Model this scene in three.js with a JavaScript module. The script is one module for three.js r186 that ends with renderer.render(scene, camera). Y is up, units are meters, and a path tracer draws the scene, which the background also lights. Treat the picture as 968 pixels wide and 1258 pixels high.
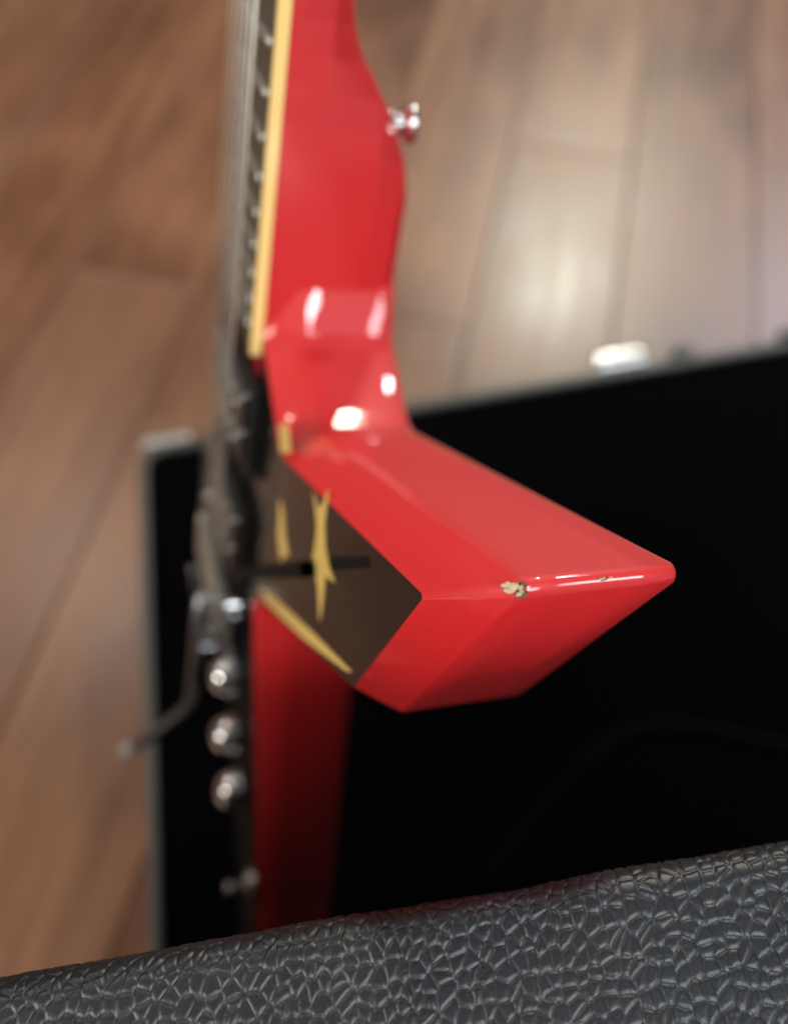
import * as THREE from 'three';
import { mergeGeometries, mergeVertices, toCreasedNormals } from 'three/addons/utils/BufferGeometryUtils.js';
import { RoundedBoxGeometry } from 'three/addons/geometries/RoundedBoxGeometry.js';
import { RectAreaLightUniformsLib } from 'three/addons/lights/RectAreaLightUniformsLib.js';
import { Brush, Evaluator, SUBTRACTION } from 'three-bvh-csg';

// ------------------------------------------------------------------ camera, light, exposure
const scene = new THREE.Scene();
const EYE = 0.68, PITCH = 60.65 * Math.PI / 180, FOCAL = 1000, CX = 484, CY = 629;   // metres, radians, photo pixels
const camera = new THREE.PerspectiveCamera(2 * Math.atan(629 / FOCAL) * 180 / Math.PI, 968 / 1258, 0.01, 60);
camera.position.set(0, EYE, 0);
camera.rotation.set(-PITCH, 0, 0);
camera.updateMatrixWorld();
camera.focus = 0.163;
camera.userData.fStop = camera.getFocalLength() / 5.4;      // a phone lens about 5 mm wide
scene.background = new THREE.Color().setRGB(0.11, 0.106, 0.102);   // dim even light of the shop around
const renderer = new THREE.WebGLRenderer({ antialias: true });
renderer.toneMapping = THREE.LinearToneMapping;
renderer.toneMappingExposure = 0.94;
renderer.shadowMap.enabled = true;
RectAreaLightUniformsLib.init();

// ------------------------------------------------------------------ helpers
let seed = 7;
const rnd = () => { seed = (seed + 0x6d2b79f5) | 0; let t = Math.imul(seed ^ (seed >>> 15), 1 | seed); t = (t + Math.imul(t ^ (t >>> 7), 61 | t)) ^ t; return ((t ^ (t >>> 14)) >>> 0) / 4294967296; };
const V3 = (x, y, z) => new THREE.Vector3(x, y, z);
const hash2 = (x, y, s = 0) => { let h = (Math.imul(x | 0, 374761393) + Math.imul(y | 0, 668265263) + Math.imul(s | 0, 2147483647 ^ 0x5bd1e995)) | 0; h = Math.imul(h ^ (h >>> 13), 1274126177); h ^= h >>> 16; return (h >>> 0) / 4294967296; };
const sm = (t) => t * t * (3 - 2 * t);
const clamp = (x, a = 0, b = 1) => Math.min(b, Math.max(a, x));
const step = (a, b, x) => sm(clamp((x - a) / (b - a)));
function noise2(x, y, s = 0) {
  const xi = Math.floor(x), yi = Math.floor(y), u = sm(x - xi), v = sm(y - yi);
  return (hash2(xi, yi, s) * (1 - u) + hash2(xi + 1, yi, s) * u) * (1 - v) + (hash2(xi, yi + 1, s) * (1 - u) + hash2(xi + 1, yi + 1, s) * u) * v;
}
const fbm = (x, y, s = 0, o = 4) => { let a = 0, w = 0.5, t = 0; for (let k = 0; k < o; k++) { a += w * noise2(x, y, s + k); t += w; x *= 2.03; y *= 2.03; w *= 0.5; } return a / t; };
function interp(table, x) {
  if (x <= table[0][0]) return table[0][1];
  for (let k = 1; k < table.length; k++) if (x <= table[k][0]) { const [a, b] = table[k - 1], [c, d] = table[k]; return b + (d - b) * sm((x - a) / (c - a)) * 0.5 + (d - b) * (x - a) / (c - a) * 0.5; }
  return table[table.length - 1][1];
}
// a photo pixel as a direction from the eye, and where it meets a level height
const toward = (px, py) => V3((px - CX) / FOCAL, (CY - py) / FOCAL, -1).applyQuaternion(camera.quaternion);
const atHeight = (px, py, h) => { const d = toward(px, py); return d.multiplyScalar((h - EYE) / d.y).add(camera.position); };

const names = new Map();
const numbered = (n) => { const k = names.get(n) ?? 0; names.set(n, k + 1); return k ? `${n}_${String(k).padStart(3, '0')}` : n; };
function thing(name, label, category, pos, group) {
  const o = new THREE.Group(); o.name = numbered(name); o.position.copy(pos); o.userData = { label, category };
  if (group) o.userData.group = group;
  scene.add(o); return o;
}
function part(name, geo, mat, parent) {
  const m = new THREE.Mesh(geo, mat); m.name = name; m.castShadow = m.receiveShadow = true; parent.add(m); return m;
}
function dataTexture(w, h, fn, srgb = true) {
  const d = new Uint8Array(w * h * 4);
  for (let y = 0; y < h; y++) for (let x = 0; x < w; x++) { const c = fn(x / w, y / h, x, y), o = (y * w + x) * 4; d[o] = clamp(c[0]) * 255; d[o + 1] = clamp(c[1]) * 255; d[o + 2] = clamp(c[2]) * 255; d[o + 3] = 255; }
  const t = new THREE.DataTexture(d, w, h); t.magFilter = THREE.LinearFilter; t.minFilter = THREE.LinearFilter; t.wrapS = t.wrapT = THREE.RepeatWrapping;
  if (srgb) t.colorSpace = THREE.SRGBColorSpace;
  t.needsUpdate = true; return t;
}
const std = (o) => new THREE.MeshPhysicalMaterial(o);
const rgb = (r, g, b) => new THREE.Color().setRGB(r, g, b);

const M = {
  red: std({ color: rgb(0.5, 0.007, 0.009), roughness: 0.6, clearcoat: 1, clearcoatRoughness: 0.05 }),
  redNeck: std({ color: rgb(0.5, 0.007, 0.009), roughness: 0.6, clearcoat: 1, clearcoatRoughness: 0.16 }),
  primer: std({ color: rgb(0.17, 0.06, 0.035), roughness: 0.8 }),
  bareWood: std({ color: rgb(0.42, 0.33, 0.21), roughness: 0.75 }),
  gloss: std({ color: rgb(0.008, 0.007, 0.007), roughness: 0.06 }),
  satin: std({ color: rgb(0.006, 0.006, 0.007), roughness: 0.65, specularIntensity: 0.25 }),
  gold: std({ color: rgb(0.62, 0.44, 0.13), roughness: 0.4 }),
  cream: std({ color: rgb(0.80, 0.57, 0.21), roughness: 0.35, clearcoat: 0.6, clearcoatRoughness: 0.1 }),
  rosewood: std({ color: rgb(0.06, 0.045, 0.035), roughness: 0.38 }),
  nickel: std({ color: rgb(0.5, 0.49, 0.45), roughness: 0.5, metalness: 1 }),
  chrome: std({ color: rgb(0.86, 0.87, 0.88), roughness: 0.18, metalness: 1 }),
  darkMetal: std({ color: rgb(0.27, 0.27, 0.275), roughness: 0.3, metalness: 1 }),
  steel: std({ color: rgb(0.8, 0.79, 0.74), roughness: 0.42, metalness: 1 }),
  blackPlastic: std({ color: rgb(0.012, 0.012, 0.012), roughness: 0.4 }),
  tolex: std({ color: rgb(0.0012, 0.001, 0.0014), roughness: 0.9, specularIntensity: 0.03 }),
  ridge: std({ color: rgb(0.0035, 0.0035, 0.0045), roughness: 0.9, specularIntensity: 0.03 }),
  alu: std({ color: rgb(0.42, 0.42, 0.42), roughness: 0.42, metalness: 1 }),
  rim: std({ color: rgb(0.085, 0.085, 0.083), roughness: 0.55, metalness: 0.6 }),
  tip: std({ color: rgb(0.45, 0.45, 0.44), roughness: 0.3 }),
};

// ------------------------------------------------------------------ lamps of the shop (all out of frame)
function panelLamp(name, label, category, pos, target, w, h, color, intensity, glow) {
  const o = thing(name, label, category, pos);
  o.lookAt(target);                                    // +z of the group faces the target
  const face = part('diffuser', new THREE.BoxGeometry(w, h, 0.01), new THREE.MeshStandardMaterial({ color: 0xffffff, emissive: color.clone().multiplyScalar(glow) }), o);
  face.position.z = -0.008;
  part('housing', new RoundedBoxGeometry(w + 0.06, h + 0.06, 0.05, 2, 0.01), M.alu, o).position.z = -0.045;
  const l = new THREE.RectAreaLight(color, intensity, w, h); l.position.z = 0.01; l.rotation.y = Math.PI; o.add(l);
  return o;
}
panelLamp('ceiling_light', 'white ceiling light panel beyond the far side of the guitar case', 'ceiling light', V3(0.88, 2.45, -3.15), V3(0.3, 0, -0.9), 0.42, 0.3, rgb(0.98, 0.98, 0.8), 180, 3);
panelLamp('window_light', 'small cool high window panel beyond the end of the guitar case', 'window', V3(1.95, 2.3, -2.7), V3(0.3, 0, -0.7), 0.34, 0.34, rgb(0.88, 0.87, 1), 95, 3);
panelLamp('ceiling_light', 'warm ceiling light panel above the near side of the leather seat', 'ceiling light', V3(-2.05, 2.1, 1.4), V3(-0.1, 0.3, -0.2), 1.7, 1.0, rgb(1, 0.92, 0.8), 16, 1.6);
panelLamp('window_light', 'wide cool daylight window panel beside the leather seat', 'window', V3(1.65, 1.8, 1.35), V3(0, 0.5, -0.2), 1.9, 0.28, rgb(0.88, 0.94, 1), 19, 1);
panelLamp('ceiling_light', 'long cool ceiling light panel above the leather seat', 'ceiling light', V3(0.95, 2.4, 1.2), V3(0.1, 0.5, -0.05), 0.9, 0.3, rgb(0.92, 0.97, 1), 42, 1);
function bulbLamp(pos, label, color, intensity) {
  const o = thing('ceiling_spot_light', label, 'ceiling light', pos);
  part('bulb', new THREE.SphereGeometry(0.05, 24, 12), new THREE.MeshStandardMaterial({ color: 0xffffff, emissive: color.clone().multiplyScalar(6) }), o);
  const c = part('socket', new THREE.CylinderGeometry(0.03, 0.045, 0.08, 20), M.alu, o); c.position.y = 0.085;
  const l = new THREE.PointLight(color, intensity); l.castShadow = true; l.shadow.radius = 2.2; o.add(l);
}
const SPOT = 'round ceiling spot lamp with a warm bulb beyond the guitar case';
bulbLamp(V3(-1.25, 2.4, -1.4), SPOT, rgb(1, 0.87, 0.74), 5);

// ------------------------------------------------------------------ floor of single planks
{
  const floor = new THREE.Group(); floor.name = 'floor'; floor.userData = { kind: 'structure', label: 'brown wood laminate plank floor under the case' }; scene.add(floor);
  const dir = V3(0.2135, 0, -0.977).normalize();                  // the planks run away from the eye, a little to the right
  const across = V3(dir.z * -1, 0, dir.x);                        // to the right of that
  const seamAt = (px, py) => atHeight(px, py, 0);
  const s1 = seamAt(928, 400).dot(across), s2 = seamAt(749, 400).dot(across), s3 = seamAt(577, 400).dot(across);
  const W = (s1 - s3) / 2;
  const yaw = Math.atan2(-dir.x, -dir.z);
  floor.rotation.y = yaw;                                          // local -z is along the planks, +x across
  const toLocal = (p) => ({ x: p.dot(across), z: -p.dot(dir) });
  const L = 1.2, T = 0.012, C = 0.0009;
  function plankGeo(w, l, uvSeed) {                               // a board with its long and short top edges eased
    const g = 0.0006, x0 = -w / 2 + g, x1 = w / 2 - g, z0 = -l / 2 + g, z1 = l / 2 - g;
    const pos = [], uv = [], idx = [];
    const ring = (c, y) => [[x0 + c, y, z0 + c], [x1 - c, y, z0 + c], [x1 - c, y, z1 - c], [x0 + c, y, z1 - c]];
    const rings = [ring(0, -T), ring(0, -C), ring(C, 0)];
    const quad = (a, b, c, d) => { const o = pos.length / 3; for (const p of [a, b, c, d]) { pos.push(...p); uv.push(p[0] / W + 0.5, p[2] / L + 0.5); } idx.push(o, o + 1, o + 2, o, o + 2, o + 3); };
    for (let r = 0; r < 2; r++) for (let k = 0; k < 4; k++) { const n = (k + 1) % 4; quad(rings[r][n], rings[r][k], rings[r + 1][k], rings[r + 1][n]); }
    const t = rings[2]; quad(t[3], t[2], t[1], t[0]);
    const geo = new THREE.BufferGeometry(); geo.setAttribute('position', new THREE.Float32BufferAttribute(pos, 3)); geo.setAttribute('uv', new THREE.Float32BufferAttribute(uv, 2)); geo.setIndex(idx);
    geo.computeVertexNormals(); return geo;
  }
  const geo = plankGeo(W, L);
  const tones = [[[0.505, 0.345, 0.24], [0.335, 0.20, 0.13]], [[0.53, 0.365, 0.26], [0.36, 0.22, 0.145]], [[0.475, 0.315, 0.215], [0.31, 0.18, 0.115]], [[0.54, 0.38, 0.27], [0.375, 0.235, 0.155]], [[0.49, 0.335, 0.245], [0.33, 0.205, 0.14]]];
  const mats = tones.map(([a, b], k) => {
    const h = (u, v) => {
      const warp = (fbm(u * 2.2, v * 5, k * 31) - 0.5) * 0.5;
      const streak = fbm((u + warp * 0.35) * 14, v * 5, k * 17 + 3, 4), fine = fbm((u + warp * 0.2) * 70, v * 22, k * 13 + 9, 2);
      const patch = fbm(u * 1.8, v * 9, k * 7 + 5, 4);
      return clamp(0.42 * streak + 0.18 * fine + 0.52 * patch - 0.07);
    };
    const map = dataTexture(256, 1024, (u, v) => { const t = clamp((h(u, v) - 0.25) * 1.9); return a.map((c, i) => c * t + b[i] * (1 - t)); });
    const rough = dataTexture(128, 512, (u, v) => { const t = 0.30 + 0.18 * h(u, v); return [t, t, t]; }, false);
    return new THREE.MeshPhysicalMaterial({ map, roughnessMap: rough, roughness: 1, ior: 1.55, bumpMap: rough, bumpScale: 0.0006 });
  });
  const joints = { };                                             // where the photograph shows board ends
  const rowEdge = (k) => s1 + k * W;                              // seam k lies at s1 + k W; board row k lies right of it
  const endAt = (px, py) => toLocal(seamAt(px, py)).z;
  joints[-2] = endAt(705, 186); joints[-3] = endAt(540, 397); joints[-5] = endAt(200, 349); joints[-4] = endAt(420, 560); joints[-1] = endAt(850, 700); joints[0] = endAt(950, 200);
  let n = 0;
  for (let k = -13; k <= 9; k++) {
    const cx = rowEdge(k) + W / 2, z0 = joints[k] ?? (hash2(k, 5) * L);
    for (let j = -4; j <= 3; j++) {
      const cz = z0 + (j + 0.5) * L;
      if (cz < -3.6 || cz > 1.6) continue;
      const m = part(n ? `plank_${String(n).padStart(3, '0')}` : 'plank', geo, mats[Math.floor(hash2(k * 3 + 50, j + 50, 4) * mats.length)], floor); n++;
      m.position.set(cx, 0, cz); m.rotation.y = hash2(k + 20, j + 9, 2) > 0.5 ? Math.PI : 0;
    }
  }
  const sub = part('subfloor', new THREE.BoxGeometry(W * 23.5, 0.02, 6.5), std({ color: rgb(0.02, 0.015, 0.012), roughness: 0.9 }), floor);
  sub.position.set(rowEdge(-13) + W * 11.5, -0.0245, -1.0);
}

// ------------------------------------------------------------------ hard guitar case lying on the floor
{
  const TOP = 0.13;
  const c0 = atHeight(170, 549, TOP), c1 = atHeight(968, 417, TOP), c2 = atHeight(186, 1170, TOP);
  const e1 = c1.clone().sub(c0).normalize(), e2r = c2.clone().sub(c0);
  const e2 = V3(-e1.z, 0, e1.x);                                   // towards the eye
  const LEN = 1.08, WID = 0.50;
  const o = thing('guitar_case', 'black hard guitar case with dull metal rim lying on the wood floor', 'guitar case', V3(c0.x, 0, c0.z));
  o.rotation.y = Math.atan2(-e1.z, e1.x);                          // local x along the far edge, local z towards the eye
  const rect = (x0, z0, x1, z1, r) => { const s = new THREE.Shape(); s.moveTo(x0 + r, z0); s.lineTo(x1 - r, z0); s.absarc(x1 - r, z0 + r, r, -Math.PI / 2, 0); s.lineTo(x1, z1 - r); s.absarc(x1 - r, z1 - r, r, 0, Math.PI / 2); s.lineTo(x0 + r, z1); s.absarc(x0 + r, z1 - r, r, Math.PI / 2, Math.PI); s.lineTo(x0, z0 + r); s.absarc(x0 + r, z0 + r, r, Math.PI, Math.PI * 1.5); return s; };
  const SKEW = -0.03;
  const slab = (shape, h, bevel, y) => { const g = new THREE.ExtrudeGeometry(shape, { depth: h - 2 * bevel, bevelEnabled: bevel > 0, bevelSize: bevel, bevelThickness: bevel, bevelOffset: -bevel, bevelSegments: 3, curveSegments: 10 }); g.rotateX(Math.PI / 2); g.translate(0, y + h - bevel, 0); const p = g.attributes.position; for (let k = 0; k < p.count; k++) p.setX(k, p.getX(k) + SKEW * p.getZ(k) * (1 - p.getX(k) / LEN)); return g; };
  part('shell', slab(rect(0.004, 0.004, LEN - 0.004, WID - 0.004, 0.02), 0.084, 0.006, 0), M.tolex, o);
  const rim = rect(0, 0, LEN, WID, 0.022); rim.holes.push(rect(0.011, 0.011, LEN - 0.011, WID - 0.011, 0.014));
  part('lower_rim', slab(rim, 0.012, 0.0015, 0.0845), M.rim, o);
  part('lid', slab(rect(0.004, 0.004, LEN - 0.004, WID - 0.004, 0.02), 0.026, 0.004, 0.097), M.tolex, o);
  const rim2 = rect(-0.001, -0.001, LEN + 0.001, WID + 0.001, 0.023); rim2.holes.push(rect(0.0065, 0.0065, LEN - 0.0065, WID - 0.0065, 0.016));
  part('lid_rim', slab(rim2, 0.008, 0.0025, 0.1215), M.rim, o);
  const loc = (px, py, h) => o.worldToLocal(atHeight(px, py, h).clone());
  o.updateMatrixWorld();
  // the moulded curve that crosses the lid
  const pts = [[600, 1075], [655, 1005], [710, 945], [760, 905], [800, 890], [860, 893], [920, 906], [990, 922], [1080, 945]].map(([x, y]) => { const p = loc(x, y, 0.1245); p.y = 0.1228; return p; });
  part('moulded_ridge', new THREE.TubeGeometry(new THREE.CatmullRomCurve3(pts), 80, 0.0045, 8), M.ridge, o);
  // latch on the far rim
  const la = loc(760, 436, 0.13).x;
  const latch = (x) => {
    const g = new THREE.Group(); g.name = 'latch'; g.position.set(x, 0, 0); o.add(g);
    part('latch_plate', new RoundedBoxGeometry(0.056, 0.05, 0.006, 2, 0.0025), M.chrome, g).position.set(0, 0.1, -0.0042);
    const hasp = part('hasp', new RoundedBoxGeometry(0.048, 0.009, 0.014, 4, 0.0044), M.chrome, g); hasp.position.set(0, 0.127, -0.010); hasp.rotation.x = 0.35;
  };
  latch(la); latch(la + 0.62);
  // carrying handle on the far side with its two mounts
  const h0 = loc(828, 424, 0.12).x, h1 = loc(958, 402, 0.12).x;
  const handle = new THREE.Group(); handle.name = 'handle'; o.add(handle);
  const hp = [V3(h0, 0.106, -0.008), V3(h0 + 0.004, 0.085, -0.02), V3(h0 + 0.03, 0.066, -0.026), V3((h0 + h1) / 2, 0.06, -0.027), V3(h1 - 0.03, 0.066, -0.026), V3(h1 - 0.004, 0.085, -0.02), V3(h1, 0.106, -0.008)];
  part('grip', new THREE.TubeGeometry(new THREE.CatmullRomCurve3(hp), 40, 0.006, 10), M.blackPlastic, handle);
  for (const x of [h0, h1]) part('mount', new RoundedBoxGeometry(0.018, 0.036, 0.014, 2, 0.004), M.blackPlastic, handle).position.set(x, 0.114, -0.006);
  // pressed metal corner
  const cc = new THREE.Group(); cc.name = 'corner_cap'; o.add(cc);
  part('cap', new RoundedBoxGeometry(0.040, 0.03, 0.010, 3, 0.004), M.alu, cc).position.set(0.022, 0.116, -0.003);
  for (const x of [0.012, 0.032]) part('rivet', new THREE.SphereGeometry(0.003, 10, 6), M.chrome, cc).position.set(x, 0.118, -0.0085);
}

// ------------------------------------------------------------------ guitar: axes read off the photograph
const CAM = (x, y, d) => V3(x, y, -d).applyQuaternion(camera.quaternion);
const gX = CAM(0.18532292, 0.74328965, -0.64278761), gN = CAM(-0.94026466, -0.05597153, -0.33581178), gY = CAM(0.28558322, -0.6666241, -0.68851618);
const TIP = CAM((830 - CX) / FOCAL * 0.16, (CY - 703) / FOCAL * 0.16, 0.16).add(camera.position);
const FOOT = V3(-438, 22, -7);                                   // guitar millimetres: along the neck, out of the face, towards the bass horn
const footWorld = TIP.clone().addScaledVector(gX, FOOT.x / 1000).addScaledVector(gN, FOOT.y / 1000).addScaledVector(gY, FOOT.z / 1000);
const guitar = thing('electric_guitar', 'red electric guitar with black face and chipped pointed horn standing on the case', 'guitar', footWorld);
guitar.quaternion.setFromRotationMatrix(new THREE.Matrix4().makeBasis(gX, gN, gY));
const P = (x, z, y) => V3((x - FOOT.x) / 1000, (z - FOOT.y) / 1000, (y - FOOT.z) / 1000);
// pixel to guitar millimetres on the level z above the back, or at a given depth
function onLevel(px, py, z) { const d = toward(px, py), o = camera.position.clone().sub(TIP), t = (z / 1000 - o.dot(gN)) / d.dot(gN), p = o.addScaledVector(d, t); return [p.dot(gX) * 1000, p.dot(gY) * 1000]; }
function atDepth(px, py, depth) { const p = toward(px, py).multiplyScalar(depth).add(camera.position).sub(TIP); return P(p.dot(gX) * 1000, p.dot(gN) * 1000, p.dot(gY) * 1000); }
const S = 34.2, Z = 46;                                           // height of the side wall, whole thickness

// outline: [x, y, fillet radius, bevel width of the edge that starts here]
const OUT = [
  [2.2, 2.0, 2.3, 8.8], [-66, -137, 15, 7.5], [-50, -171, 14, 7.5], [-18, -185, 2, 5], [-18, -228, 2, 5], [-60, -244, 8, 5], [-205, -256, 10, 4],
  [-300, -236, 6, 4], [-268, -196, 10, 4], [-437, -36, 4, 3], [-439, -6.5, 4, 5], [-168, -145, 10, 7], [-75.5, -25.5, 2.6, 8.4],
];
function outlineRing(off, radii) {                                // off(i): inset of edge i; one point list of fixed length
  const n = OUT.length, lines = OUT.map((a, i) => { const b = OUT[(i + 1) % n], dx = b[0] - a[0], dy = b[1] - a[1], l = Math.hypot(dx, dy); return { dx: dx / l, dy: dy / l, a }; });
  let area = 0; OUT.forEach((a, i) => { const b = OUT[(i + 1) % n]; area += a[0] * b[1] - b[0] * a[1]; });
  const sgn = Math.sign(area);
  const ls = lines.map((l, i) => ({ ...l, px: l.a[0] - l.dy * sgn * off(i), py: l.a[1] + l.dx * sgn * off(i) }));
  const corner = ls.map((l, i) => { const k = ls[(i + n - 1) % n], den = k.dx * l.dy - k.dy * l.dx, t = ((l.px - k.px) * l.dy - (l.py - k.py) * l.dx) / den; return [k.px + k.dx * t, k.py + k.dy * t]; });
  const pts = [];
  for (let i = 0; i < n; i++) {
    const k = ls[(i + n - 1) % n], l = ls[i], c = corner[i], turn = Math.acos(clamp(k.dx * l.dx + k.dy * l.dy, -1, 1));
    const prev = corner[(i + n - 1) % n], next = corner[(i + 1) % n];
    const room = 0.48 * Math.min(Math.hypot(c[0] - prev[0], c[1] - prev[1]), Math.hypot(c[0] - next[0], c[1] - next[1]));
    const r = Math.min(radii(i), room / Math.tan(turn / 2)), tl = r * Math.tan(turn / 2), SEG = 14;
    const A = [c[0] - k.dx * tl, c[1] - k.dy * tl], left = Math.sign(k.dx * l.dy - k.dy * l.dx), cxp = A[0] - k.dy * left * r, cyp = A[1] + k.dx * left * r;
    for (let s = 0; s <= SEG; s++) { const a = left * turn * s / SEG, vx = A[0] - cxp, vy = A[1] - cyp; pts.push([cxp + vx * Math.cos(a) - vy * Math.sin(a), cyp + vx * Math.sin(a) + vy * Math.cos(a)]); }
  }
  return { pts, sgn };
}
const thin = (x, z) => z + 22 * step(-190, -370, x) * (1 - z / Z);   // the tail wing is planed thinner at the back
function capTriangles(pts, sgn) { const c = pts.map((p) => new THREE.Vector2(p[0], p[1])); return THREE.ShapeUtils.triangulateShape(sgn > 0 ? c : c.slice().reverse(), []).map((t) => (sgn > 0 ? t : t.map((k) => c.length - 1 - k))); }
function loftBody() {
  const rings = [];
  const R = 2.4;
  for (let k = 0; k <= 6; k++) { const a = k / 6 * Math.PI / 2; rings.push([(i) => R * (1 - Math.sin(a)), (i) => OUT[i][2], R * (1 - Math.cos(a)) - 2.5]); }
  const e = 0.9;                                                   // eased edge between wall and bevel
  const bevelAt = (t) => (i) => OUT[i][3] * t;
  for (const z of [8, 14, 20, 26]) rings.push([() => 0, (i) => OUT[i][2], z]);
  rings.push([() => 0, (i) => OUT[i][2], S - e]);
  rings.push([(i) => 0.1, (i) => OUT[i][2], S - e * 0.35]);
  rings.push([(i) => OUT[i][3] * 0.03, (i) => OUT[i][2], S + e * 0.18]);
  rings.push([bevelAt(0.085), (i) => OUT[i][2] * 0.95, S + e * 0.75]);
  const top = Z - 0.5;
  for (const t of [0.3, 0.55, 0.8, 0.96]) rings.push([bevelAt(t), (i) => OUT[i][2] * (1 - 0.65 * t * (OUT[i][2] < 5)), S + (top - S) * t]);
  rings.push([bevelAt(1.0), (i) => OUT[i][2] * (OUT[i][2] < 5 ? 0.35 : 1), top]);
  const built = rings.map(([o, r, z]) => ({ ...outlineRing(o, r), z })), N = built[0].pts.length, pos = [], idx = [];
  for (const b of built) for (const [x, y] of b.pts) { const v = P(x, thin(x, b.z), y); pos.push(v.x, v.y, v.z); }
  const flip = built[0].sgn > 0;
  for (let r = 0; r + 1 < built.length; r++) for (let k = 0; k < N; k++) { const a = r * N + k, b = r * N + (k + 1) % N, c = a + N, d = b + N; flip ? idx.push(a, c, b, b, c, d) : idx.push(a, b, c, b, d, c); }
  const last = (built.length - 1) * N;
  for (const [a, b, c] of capTriangles(built[0].pts, built[0].sgn)) idx.push(a, b, c);          // seen from behind
  for (const [a, b, c] of capTriangles(built.at(-1).pts, built[0].sgn)) idx.push(last + a, last + c, last + b);
  const g = new THREE.BufferGeometry(); g.setAttribute('position', new THREE.Float32BufferAttribute(pos, 3)); g.setIndex(idx);
  return { g, face: built.at(-1), N };
}
const body = loftBody();
{
  let geo = toCreasedNormals(body.g, 0.62);
  // chips knocked out of the paint along the tip of the horn
  const chipBrush = (x, z, y, sx, sz, sy, sd, turn = 0) => {
    const g = new THREE.IcosahedronGeometry(1, 3), p = g.attributes.position;
    for (let k = 0; k < p.count; k++) { const v = V3(p.getX(k), p.getY(k), p.getZ(k)), q = 0.62 + 0.55 * noise2(v.x * 2.6 + 9 + v.z * 1.7, v.y * 2.6 + 5 - v.z * 2.1, sd) + 0.35 * noise2(v.x * 6.6 + 3 - v.z * 4, v.y * 6.6 + v.z * 5, sd + 40); p.setXYZ(k, v.x * q, v.y * q, v.z * q); }
    const mg = mergeVertices(new THREE.BufferGeometry().setAttribute('position', p), 1e-4); let fg = mg.toNonIndexed(); fg.scale(sx / 1000, sz / 1000, sy / 1000); fg.rotateZ(turn); fg.computeVertexNormals();
    const b = new Brush(fg, M.primer); b.position.copy(P(x, z, y)); b.updateMatrixWorld(); return b;
  };
  const ev = new Evaluator(); ev.attributes = ['position', 'normal']; ev.useGroups = true;
  let brush = new Brush(geo, M.red); brush.updateMatrixWorld();
  const chips = [[-0.5, 34.4, -0.6, 1.3, 2.2, 1.4, 3, 0.25], [0.1, 36.6, -1.2, 1.1, 1.5, 1.2, 8, 0], [-1.9, 33.8, 0.3, 1.3, 1.5, 1.1, 11, 0], [-0.2, 16.4, -0.3, 0.6, 1.5, 0.7, 5, 0], [0.0, 14.0, -0.2, 0.55, 1.2, 0.6, 21, 0], [0.0, 11.6, 0.0, 0.45, 0.8, 0.5, 31, 0], [-0.1, 18.8, -0.1, 0.45, 0.9, 0.5, 47, 0]];
  for (const c of chips) brush = ev.evaluate(brush, chipBrush(...c), SUBTRACTION);
  const m = part('body', brush.geometry, brush.material, guitar);
  // splinters of bare wood left in the chips
  const wood = (x, z, y, sx, sz, sy, sd, ry) => { const g = new THREE.IcosahedronGeometry(1, 1), p = g.attributes.position; for (let k = 0; k < p.count; k++) { const v = V3(p.getX(k), p.getY(k), p.getZ(k)), q = 0.5 + 1.0 * noise2(v.x * 4.5 + 4 + v.z * 3, v.y * 4.5 + 7 - v.z * 3, sd); p.setXYZ(k, v.x * q * sx / 1000, v.y * q * sz / 1000, v.z * q * sy / 1000); } g.rotateZ(ry); g.computeVertexNormals(); const q = P(x, z, y); g.translate(q.x, q.y, q.z); return g; };
  const w1 = part('bare_wood', mergeGeometries([wood(-1.55, 34.9, -1.45, 0.62, 1.5, 0.72, 1, 0.45), wood(-1.5, 33.1, -1.25, 0.6, 1.0, 0.5, 2, -0.5), wood(-2.4, 33.4, -0.75, 0.5, 0.9, 0.5, 6, 0.7), wood(-1.3, 36.0, -2.0, 0.4, 0.9, 0.5, 9, 0.2)]), M.bareWood, guitar); w1.userData.label = 'pale splintered wood in the larger paint chip';
  const w2 = part('bare_wood', mergeGeometries([wood(-0.78, 16.6, -0.8, 0.3, 1.1, 0.34, 3, 0.2), wood(-0.68, 14.2, -0.7, 0.3, 0.7, 0.32, 4, -0.3)]), M.bareWood, guitar); w2.userData.label = 'pale wood in the smaller paint chip';
  // a tiny pale nick in the upper bevel: where the line of sight meets that sloping face
  const [a0, a1] = [OUT[0], OUT[1]], l = Math.hypot(a1[0] - a0[0], a1[1] - a0[1]), d = [(a1[0] - a0[0]) / l, (a1[1] - a0[1]) / l];
  let at = null; for (let z = S; z < Z && !at; z += 0.05) { const [x, y] = onLevel(453, 637, z), inset = Math.abs((x - a0[0]) * d[1] - (y - a0[1]) * d[0]); if (inset >= 8.8 * (z - S) / (Z - 0.5 - S)) at = [x, z, y]; }
  if (at) { const g = new THREE.IcosahedronGeometry(0.0005, 1); g.scale(2.4, 0.45, 0.5); g.rotateY(0.5); const n = part('nick', g, std({ color: rgb(0.6, 0.3, 0.24), roughness: 0.7 }), guitar); n.position.copy(P(at[0], at[1], at[2])); n.userData.label = 'tiny pale nick in the red bevel'; }
}

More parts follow.
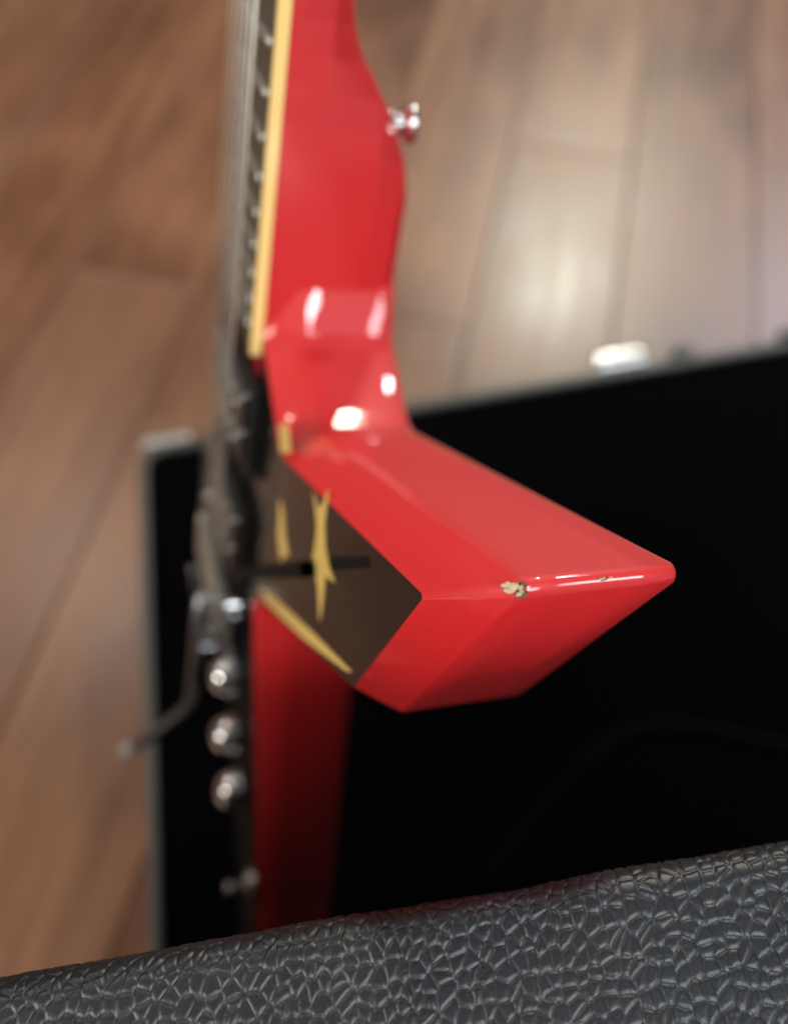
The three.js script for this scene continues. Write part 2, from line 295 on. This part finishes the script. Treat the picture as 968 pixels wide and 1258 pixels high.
// face plates
function plate(name, ring, keep, z0, z1, mat, parent = guitar) {
  const sh = new THREE.Shape(ring.map(([x, y]) => new THREE.Vector2(x, y)));
  const g = new THREE.ExtrudeGeometry(sh, { depth: (z1 - z0) / 1000 * 1000, bevelEnabled: false });
  const p = g.attributes.position; for (let k = 0; k < p.count; k++) { const v = P(p.getX(k), thin(p.getX(k), z0 + p.getZ(k)), p.getY(k)); p.setXYZ(k, v.x, v.y, v.z); }
  g.setIndex([...Array(p.count).keys()].map((k) => k - k % 3 + [0, 2, 1][k % 3]));                       // the axes swap hands
  const flat = g.toNonIndexed(); flat.computeVertexNormals();
  return part(name, flat, mat, parent);
}
function clipX(pts, lim, sign) {                                  // the part of a polygon on one side of x = lim
  const out = []; for (let k = 0; k < pts.length; k++) { const a = pts[k], b = pts[(k + 1) % pts.length], ia = sign * (a[0] - lim) >= 0, ib = sign * (b[0] - lim) >= 0; if (ia) out.push(a); if (ia !== ib) { const t = (lim - a[0]) / (b[0] - a[0]); out.push([lim, a[1] + t * (b[1] - a[1])]); } } return out;
}
plate('top_face', clipX(body.face.pts, -186, 1), 0, Z - 0.5, Z - 0.35, M.gloss);
plate('control_plate', clipX(body.face.pts, -186.2, -1), 0, Z - 0.5, Z + 0.2, M.satin);

// cream line along the waist edge and a stub of it at the cutaway
const inlay = (name, px, z, h, mat, label) => { const m = plate(name, px.map(([x, y]) => onLevel(x, y, z)), 0, z, z + h, mat); if (label) m.userData.label = label; return m; };
inlay('cream_line', [[318, 722], [331, 728], [384, 776], [434, 826], [426, 824], [376, 786], [328, 740]], Z - 0.35, 0.25, M.gold, 'cream line along the lower edge of the black face');
inlay('cream_line', [[344, 522], [354, 520], [358, 556], [345, 556]], Z - 0.35, 0.25, M.gold, 'short cream line beside the cutaway');
inlay('gold_stroke', [[385, 604], [388, 612], [392, 626], [397, 618], [404, 602], [401, 628], [399, 648], [400, 672], [404, 694], [412, 716], [404, 710], [400, 706], [398, 730], [396, 748], [393, 764], [392, 742], [391, 722], [388, 704], [384, 690], [388, 668], [390, 646], [388, 626]], Z - 0.35, 0.2, M.gold, 'gold stroke on the black face');  // flat gold-coloured outlines laid on the black face
inlay('gold_stroke', [[344, 612], [348, 626], [350, 655], [355, 684], [350, 682], [347, 694], [344, 676], [342, 655], [343, 634]], Z - 0.35, 0.2, M.gold, 'second gold stroke, nearer the pickups');
inlay('black_stripe', [[408, 684], [452, 683], [455, 697], [410, 701]], Z - 0.35, 0.2, M.satin);

// neck: blocky heel that thins to a round back
{
  const zb = [[-70, -2.6], [-20, -2.5], [0, -2], [10, 0], [18, 3.4], [26, 8], [34, 13.4], [42, 18.6], [50, 22], [60, 24], [110, 25.2], [430, 26.5]];
  const pw = [[-70, 14], [0, 12], [20, 7], [45, 3.4], [80, 2.6], [430, 2.4]];
  const pos = [], idx = [], xs = [], NS = 56; for (let x = -70; x < 120; x += 2.5) xs.push(x); for (let x = 120; x <= 430; x += 15) xs.push(x);
  for (const x of xs) { const hw = 28.2 - 0.0135 * (x + 60), b = interp(zb, x), p = interp(pw, x); for (let k = 0; k <= NS; k++) { const a = Math.PI * k / NS, c = Math.cos(a), s = Math.sin(a); const v = P(x, Z - 0.05 - (Z - b) * Math.pow(Math.abs(s), 2 / p), -206 + hw * Math.sign(c) * Math.pow(Math.abs(c), 2 / p)); pos.push(v.x, v.y, v.z); } }
  const N = NS + 1;
  for (let r = 0; r + 1 < xs.length; r++) for (let k = 0; k < N; k++) { const a = r * N + k, b = r * N + (k + 1) % N, c = a + N, d = b + N; idx.push(a, c, b, b, c, d); }
  for (let k = 1; k + 1 < N; k++) { idx.push(0, k, k + 1); const l = (xs.length - 1) * N; idx.push(l, l + k + 1, l + k); }
  const g = new THREE.BufferGeometry(); g.setAttribute('position', new THREE.Float32BufferAttribute(pos, 3)); g.setIndex(idx);
  part('neck', toCreasedNormals(g, 0.7), M.redNeck, guitar);
  // fretboard with cream edge, frets and strings
  const tap = (x, w) => w - 0.0135 * (x + 60);
  const board = (x0, x1, w0, w1, z0, z1) => {                      // tapered slab between two sides given from the centre line
    const c = []; for (const [x, t] of [[x0, 0], [x1, 1]]) for (const z of [z0, z1]) for (const w of [w0, w1]) c.push(P(x, z, -206 + tap(x, Math.abs(w)) * Math.sign(w)));
    const f = [[0, 1, 3, 2], [4, 6, 7, 5], [0, 4, 5, 1], [2, 3, 7, 6], [0, 2, 6, 4], [1, 5, 7, 3]], pos2 = []; for (const [a, b, d, e] of f) for (const k of [a, b, d, a, d, e]) pos2.push(...c[k].toArray());
    const gg = new THREE.BufferGeometry(); gg.setAttribute('position', new THREE.Float32BufferAttribute(pos2, 3)); gg.computeVertexNormals(); return gg;
  };
  const fb = part('fretboard', board(-60, 430, -26.6, 26.6, Z, Z + 4.6), M.rosewood, guitar);
  part('binding', board(-60.5, 430, 26.65, 28.5, Z + 0.1, Z + 4.1), M.cream, guitar).userData.label = 'cream edge strip of the fretboard';
  part('binding', board(-60.5, 430, -28.5, -26.65, Z + 0.1, Z + 4.1), M.cream, guitar).userData.label = 'cream edge strip on the treble side';
  let n = 0; const bridgeX = -206, scale = 628;
  for (let k = 24; k >= 12; k--) {
    const x = bridgeX + scale * Math.pow(2, -k / 12);
    const gg = new THREE.CapsuleGeometry(0.0015, (tap(x, 24.8) * 2) / 1000, 4, 10); gg.rotateX(Math.PI / 2); const q = P(x, Z + 4.7, -206); gg.translate(q.x, q.y, q.z);
    part('fret', gg, M.nickel, fb);
  }
  for (let k = 0; k < 6; k++) {
    const y0 = -206 + (k - 2.5) * 10.6, y1 = -206 + (k - 2.5) * 7.6, r = [0.16, 0.22, 0.3, 0.4, 0.52, 0.65][k];
    part('string', new THREE.TubeGeometry(new THREE.LineCurve3(P(-206, Z + 11.6, y0), P(430, Z + 6.6, y1)), 1, r / 1000, 8), M.steel, guitar);
  }
}
// pickups
for (const [x, w, label] of [[-92, 34, 'pickup beside the fretboard end'], [-156, 34, 'pickup beside the bridge']]) {
  const g = new THREE.Group(); g.name = 'pickup'; g.userData.label = label; guitar.add(g);
  const ring = new THREE.Shape(); const rr = (s, hx, hy) => { s.moveTo(-hx, -hy); s.lineTo(hx, -hy); s.lineTo(hx, hy); s.lineTo(-hx, hy); s.closePath(); return s; };
  rr(ring, w / 2 + 4, 38); ring.holes.push(rr(new THREE.Path(), w / 2, 34.4));
  const rg = new THREE.ExtrudeGeometry(ring, { depth: 3, bevelEnabled: true, bevelSize: 0.6, bevelThickness: 0.6, bevelSegments: 2 }); rg.rotateX(Math.PI / 2).scale(0.001, 0.001, 0.001); const q = P(x, Z + 3.8, -206); rg.translate(q.x, q.y, q.z);
  part('pickup_ring', rg, M.blackPlastic, g);
  for (const s of [-1, 1]) {
    const bb = new RoundedBoxGeometry((w / 2 - 1) / 1000, 0.0095, 0.067, 2, 0.0015); const p = P(x + s * w / 4, Z + 2.4, -206); bb.translate(p.x, p.y, p.z); part('bobbin', bb, M.darkMetal, g);
    for (let k = 0; k < 6; k++) { const c = new THREE.CylinderGeometry(0.0024, 0.0024, 0.0016, 14); const pp = P(x + s * w / 4, Z + 7.6, -206 + (k - 2.5) * 10.2); c.translate(pp.x, pp.y, pp.z); part('pole_screw', c, M.nickel, g); }
  }
}
// bridge with saddles, fine tuners and arm
{
  const g = new THREE.Group(); g.name = 'bridge'; guitar.add(g);
  const boxAt = (name, x, z, y, sx, sz, sy, mat, r = 1.2) => { const b = new RoundedBoxGeometry(sx / 1000, sz / 1000, sy / 1000, 2, r / 1000); const q = P(x, z, y); b.translate(q.x, q.y, q.z); return part(name, b, mat, g); };
  boxAt('base_plate', -214, Z + 4.5, -206, 46, 5, 88, M.darkMetal);
  for (let k = 0; k < 6; k++) {
    const y = -206 + (k - 2.5) * 10.6;
    boxAt('saddle', -206, Z + 9.4, y, 26, 5.5, 9.4, M.nickel);
    const t = new THREE.CylinderGeometry(0.0032, 0.0032, 0.009, 16); const q = P(-232, Z + 11.4, y); t.translate(q.x, q.y, q.z); part('fine_tuner', t, M.darkMetal, g);
  }
  for (const s of [-1, 1]) { const c = new THREE.CylinderGeometry(0.0055, 0.0055, 0.006, 20); const q = P(-190, Z + 5, -206 + s * 37); c.translate(q.x, q.y, q.z); part('pivot_stud', c, M.chrome, g); }
  // dark bar in front of the bridge
  const a = onLevel(300, 704, Z + 6), b = onLevel(380, 699, Z + 2);
  part('dark_bar', new THREE.TubeGeometry(new THREE.CatmullRomCurve3([P(a[0], Z + 7, a[1]), P((a[0] + b[0]) / 2, Z + 4.5, (a[1] + b[1]) / 2), P(b[0], Z + 2.4, b[1])]), 24, 0.0026, 12), M.satin, guitar);
  const arm = [[296, 722, 0.404], [276, 726, 0.40], [256, 730, 0.397], [250, 733, 0.396], [247, 740, 0.396], [243, 780, 0.40], [239, 830, 0.408], [236, 856, 0.412], [232, 868, 0.414], [222, 877, 0.417], [190, 901, 0.425], [160, 920, 0.433]].map((p) => atDepth(...p));
  const am = part('tremolo_arm', new THREE.TubeGeometry(new THREE.CatmullRomCurve3(arm), 110, 0.0032, 14), M.darkMetal, guitar);
  const e = arm.at(-1), d = e.clone().sub(arm.at(-2)).normalize();
  const tip = part('arm_tip', new THREE.CapsuleGeometry(0.0033, 0.006, 6, 16), M.tip, am); tip.position.copy(e); tip.quaternion.setFromUnitVectors(V3(0, 1, 0), d);
}
// knobs: chrome domes on short shafts
const knobProfile = [[0, 14.5], [3, 14.2], [5.6, 13.1], [7.6, 11.2], [8.8, 8.8], [9.4, 6], [9.5, 4], [9.8, 3.2], [10, 2.2], [9.2, 1.6], [4, 1.5], [3.4, 1.2], [3.4, -1], [0, -1]].map(([r, z]) => new THREE.Vector2(r / 1000, z / 1000)).reverse();
for (const [px, py] of [[279, 830], [281, 902], [287, 970]]) {
  const [x, y] = onLevel(px, py, Z + 6.5), k = part('knob', new THREE.LatheGeometry(knobProfile, 40), M.chrome, guitar); k.position.copy(P(x, thin(x, Z) + 0.6, y));
}
{
  const [x, y] = onLevel(303, 1085, Z + 3.5), g = new THREE.Group(); g.name = 'switch'; g.position.copy(P(x, Z + 0.2, y)); guitar.add(g);
  part('nut', new THREE.CylinderGeometry(0.0062, 0.0068, 0.003, 6), M.nickel, g).position.y = 0.0015;
  part('lever', new THREE.LatheGeometry([[0, 11], [2.4, 10.4], [2.8, 9], [1.8, 5], [1.5, 0]].map(([r, z]) => new THREE.Vector2(r / 1000, z / 1000)).reverse(), 18), M.chrome, g).position.y = 0.0025;
}
{ // strap button on the back of the heel
  const g = new THREE.LatheGeometry([[0, 0], [5.2, 0], [5.4, 0.6], [3.6, 2.2], [2.9, 3.6], [3.3, 5], [5.8, 6.2], [6.6, 7.4], [6.3, 8.6], [4.4, 9.5], [0, 9.8]].map(([r, z]) => new THREE.Vector2(r / 1000, z / 1000)), 36);
  g.rotateX(Math.PI);
  const b = part('strap_button', g, M.chrome, guitar); b.position.copy(P(21, 6.5, -193)); b.rotation.z = 0.12;
}

// ------------------------------------------------------------------ leather seat edge in front
{
  const h = 0.497, R = 0.0055;
  const a = atHeight(0, 1203, h - R), b = atHeight(968, 1034, h - R);
  const e1 = b.clone().sub(a).normalize(), out = V3(e1.z, 0, -e1.x);           // out: away from the sitter
  const mid = a.clone().add(b).multiplyScalar(0.5);
  const o = thing('leather_seat', 'black pebbled leather seat edge with grey creases in front of the guitar', 'seat', V3(mid.x, 0, mid.z));
  o.rotation.y = Math.atan2(-e1.z, e1.x);                                       // local x along the edge, local -z outwards
  // profile of the cushion, from under the front edge over the top to the back: [z, y, nz, ny, arc length]
  const prof = []; let arc = 0;
  const push = (z, y, nz, ny) => { if (prof.length) arc += Math.hypot(z - prof.at(-1)[0], y - prof.at(-1)[1]); prof.push([z, y, nz, ny, arc]); };
  const seg = (z0, y0, z1, y1, nz, ny, d) => { const l = Math.hypot(z1 - z0, y1 - y0), n = Math.max(1, Math.round(l / d)); for (let k = 0; k < n; k++) push(z0 + (z1 - z0) * k / n, y0 + (y1 - y0) * k / n, nz, ny); };
  const D = 0.0002;
  seg(0.30, h - 0.14, 0.015, h - 0.14, 0, -1, 0.004);
  for (let k = 0; k < 8; k++) { const t = k / 8 * Math.PI / 2; push(0.015 - 0.015 * Math.sin(t), h - 0.125 - 0.015 * Math.cos(t), -Math.sin(t), -Math.cos(t)); }
  seg(0, h - 0.125, 0, h - R - 0.012, -1, 0, 0.0015);
  seg(0, h - R - 0.012, 0, h - R, -1, 0, D * 1.5);
  { const n = Math.round(R * Math.PI / 2 / D); for (let k = 0; k < n; k++) { const t = k / n * Math.PI / 2; push(R - R * Math.cos(t), h - R + R * Math.sin(t), -Math.cos(t), Math.sin(t)); } }
  seg(R, h, 0.048, h, 0, 1, D);
  seg(0.048, h, 0.30, h, 0, 1, 0.0018);
  push(0.30, h, 0, 1);
  const us = []; for (let u = -0.36; u < -0.09; u += 0.0016) us.push(u); for (let u = -0.09; u < 0.09; u += D) us.push(u); for (let u = 0.09; u <= 0.36; u += 0.0016) us.push(u);
  // pebbles: uneven cells with rounded tops between narrow creases
  const CELL = 0.0028;
  const seeds = new Float32Array(65536 * 3), near = new Float32Array(75);
  for (let i = 0; i < 256; i++) for (let j = 0; j < 256; j++) { const k = (i << 8 | j) * 3; seeds[k] = 0.06 + 0.88 * hash2(i, j, 1); seeds[k + 1] = 0.06 + 0.88 * hash2(i, j, 2); seeds[k + 2] = hash2(i, j, 3); }
  const pebble = (u, v) => {
    const wx = u + (fbm(u * 150, v * 150, 61, 2) - 0.5) * 0.0013, wy = v + (fbm(u * 150 + 40, v * 150, 71, 2) - 0.5) * 0.0013;
    const x = (wx + wy * 0.15) / CELL * 1.03, y = wy / CELL * 0.9, xi = Math.floor(x), yi = Math.floor(y);
    let f1 = 9, n0 = -1, m = 0;
    for (let i = -2; i <= 2; i++) for (let j = -2; j <= 2; j++) {
      if (i * i + j * j > 5) continue;
      const k = (((xi + i) & 255) << 8 | ((yi + j) & 255)) * 3, cx = xi + i + seeds[k] - x, cy = yi + j + seeds[k + 1] - y, d = cx * cx + cy * cy;
      near[m * 3] = cx; near[m * 3 + 1] = cy; near[m * 3 + 2] = seeds[k + 2];
      if (d < f1) { f1 = d; n0 = m; } m++;
    }
    const ax = near[n0 * 3], ay = near[n0 * 3 + 1]; let sum = 0;
    for (let k = 0; k < m; k++) { if (k === n0) continue; const dx = near[k * 3] - ax, dy = near[k * 3 + 1] - ay, l = Math.hypot(dx, dy), bd = ((near[k * 3] + ax) * dx + (near[k * 3 + 1] + ay) * dy) / (2 * l); if (bd < 0.9) sum += Math.exp(-15 * bd); }
    const edge = Math.max(0, -Math.log(sum) / 15 + 0.03), t = clamp(edge / 0.33);      // rounded distance to the border of the pebble
    return { h: (1 - (1 - t) * (1 - t)) * (0.8 + 0.4 * near[n0 * 3 + 2]), edge };
  };
  const nU = us.length, nV = prof.length, pos = new Float32Array(nU * nV * 3), col = new Float32Array(nU * nV * 3);
  for (let i = 0; i < nU; i++) {
    const u = us[i], wob = (fbm(u * 45, 3, 17, 3) - 0.5) * 0.0008;
    for (let j = 0; j < nV; j++) {
      const [z, y, nz, ny, s] = prof[j], c = pebble(u + 0.7, s + 0.3), soft = (fbm(u * 38 + 9, s * 38, 23, 2) - 0.5) * 0.0022;
      const wr = Math.abs(fbm(u * 420 + 3, s * 260, 41, 3) - 0.5), fineG = -0.00004 * (1 - step(0, 0.05, wr)) + (fbm(u * 1500, s * 1500, 43, 2) - 0.5) * 0.00002;
      const d = c.h * 0.00036 + soft * 0.35 + wob + fineG, k = (i * nV + j) * 3;
      pos[k] = u; pos[k + 1] = y + ny * d; pos[k + 2] = z + nz * d;
      // paler colour painted into the creases, patchy
      const paleCrease = (1 - step(0.0, 0.05, c.edge)) * step(0.35, 0.62, fbm(u * 120, s * 120, 51, 3));
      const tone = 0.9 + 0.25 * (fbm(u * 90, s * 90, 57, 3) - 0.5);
      col[k] = (0.0085 + 0.05 * paleCrease) * tone; col[k + 1] = (0.0105 + 0.056 * paleCrease) * tone; col[k + 2] = (0.014 + 0.063 * paleCrease) * tone;
    }
  }
  const idx = new Uint32Array((nU - 1) * (nV - 1) * 6); let q = 0;
  for (let i = 0; i + 1 < nU; i++) for (let j = 0; j + 1 < nV; j++) { const a0 = i * nV + j, b0 = a0 + nV; idx[q++] = a0; idx[q++] = a0 + 1; idx[q++] = b0; idx[q++] = b0; idx[q++] = a0 + 1; idx[q++] = b0 + 1; }
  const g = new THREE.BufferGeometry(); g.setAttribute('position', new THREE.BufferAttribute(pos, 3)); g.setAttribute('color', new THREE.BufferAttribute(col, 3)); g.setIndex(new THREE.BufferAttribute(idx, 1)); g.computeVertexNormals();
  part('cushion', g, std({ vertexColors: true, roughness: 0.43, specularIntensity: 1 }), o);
  const plain = std({ color: rgb(0.03, 0.031, 0.034), roughness: 0.5 });
  for (const s of [-1, 1]) part('end_panel', new RoundedBoxGeometry(0.02, 0.132, 0.30, 3, 0.008), plain, o).position.set(s * 0.365, h - 0.07, 0.153);
  part('base', new RoundedBoxGeometry(0.70, h - 0.141, 0.17, 2, 0.006), M.blackPlastic, o).position.set(0, (h - 0.141) / 2, 0.215);
}

renderer.render(scene, camera);
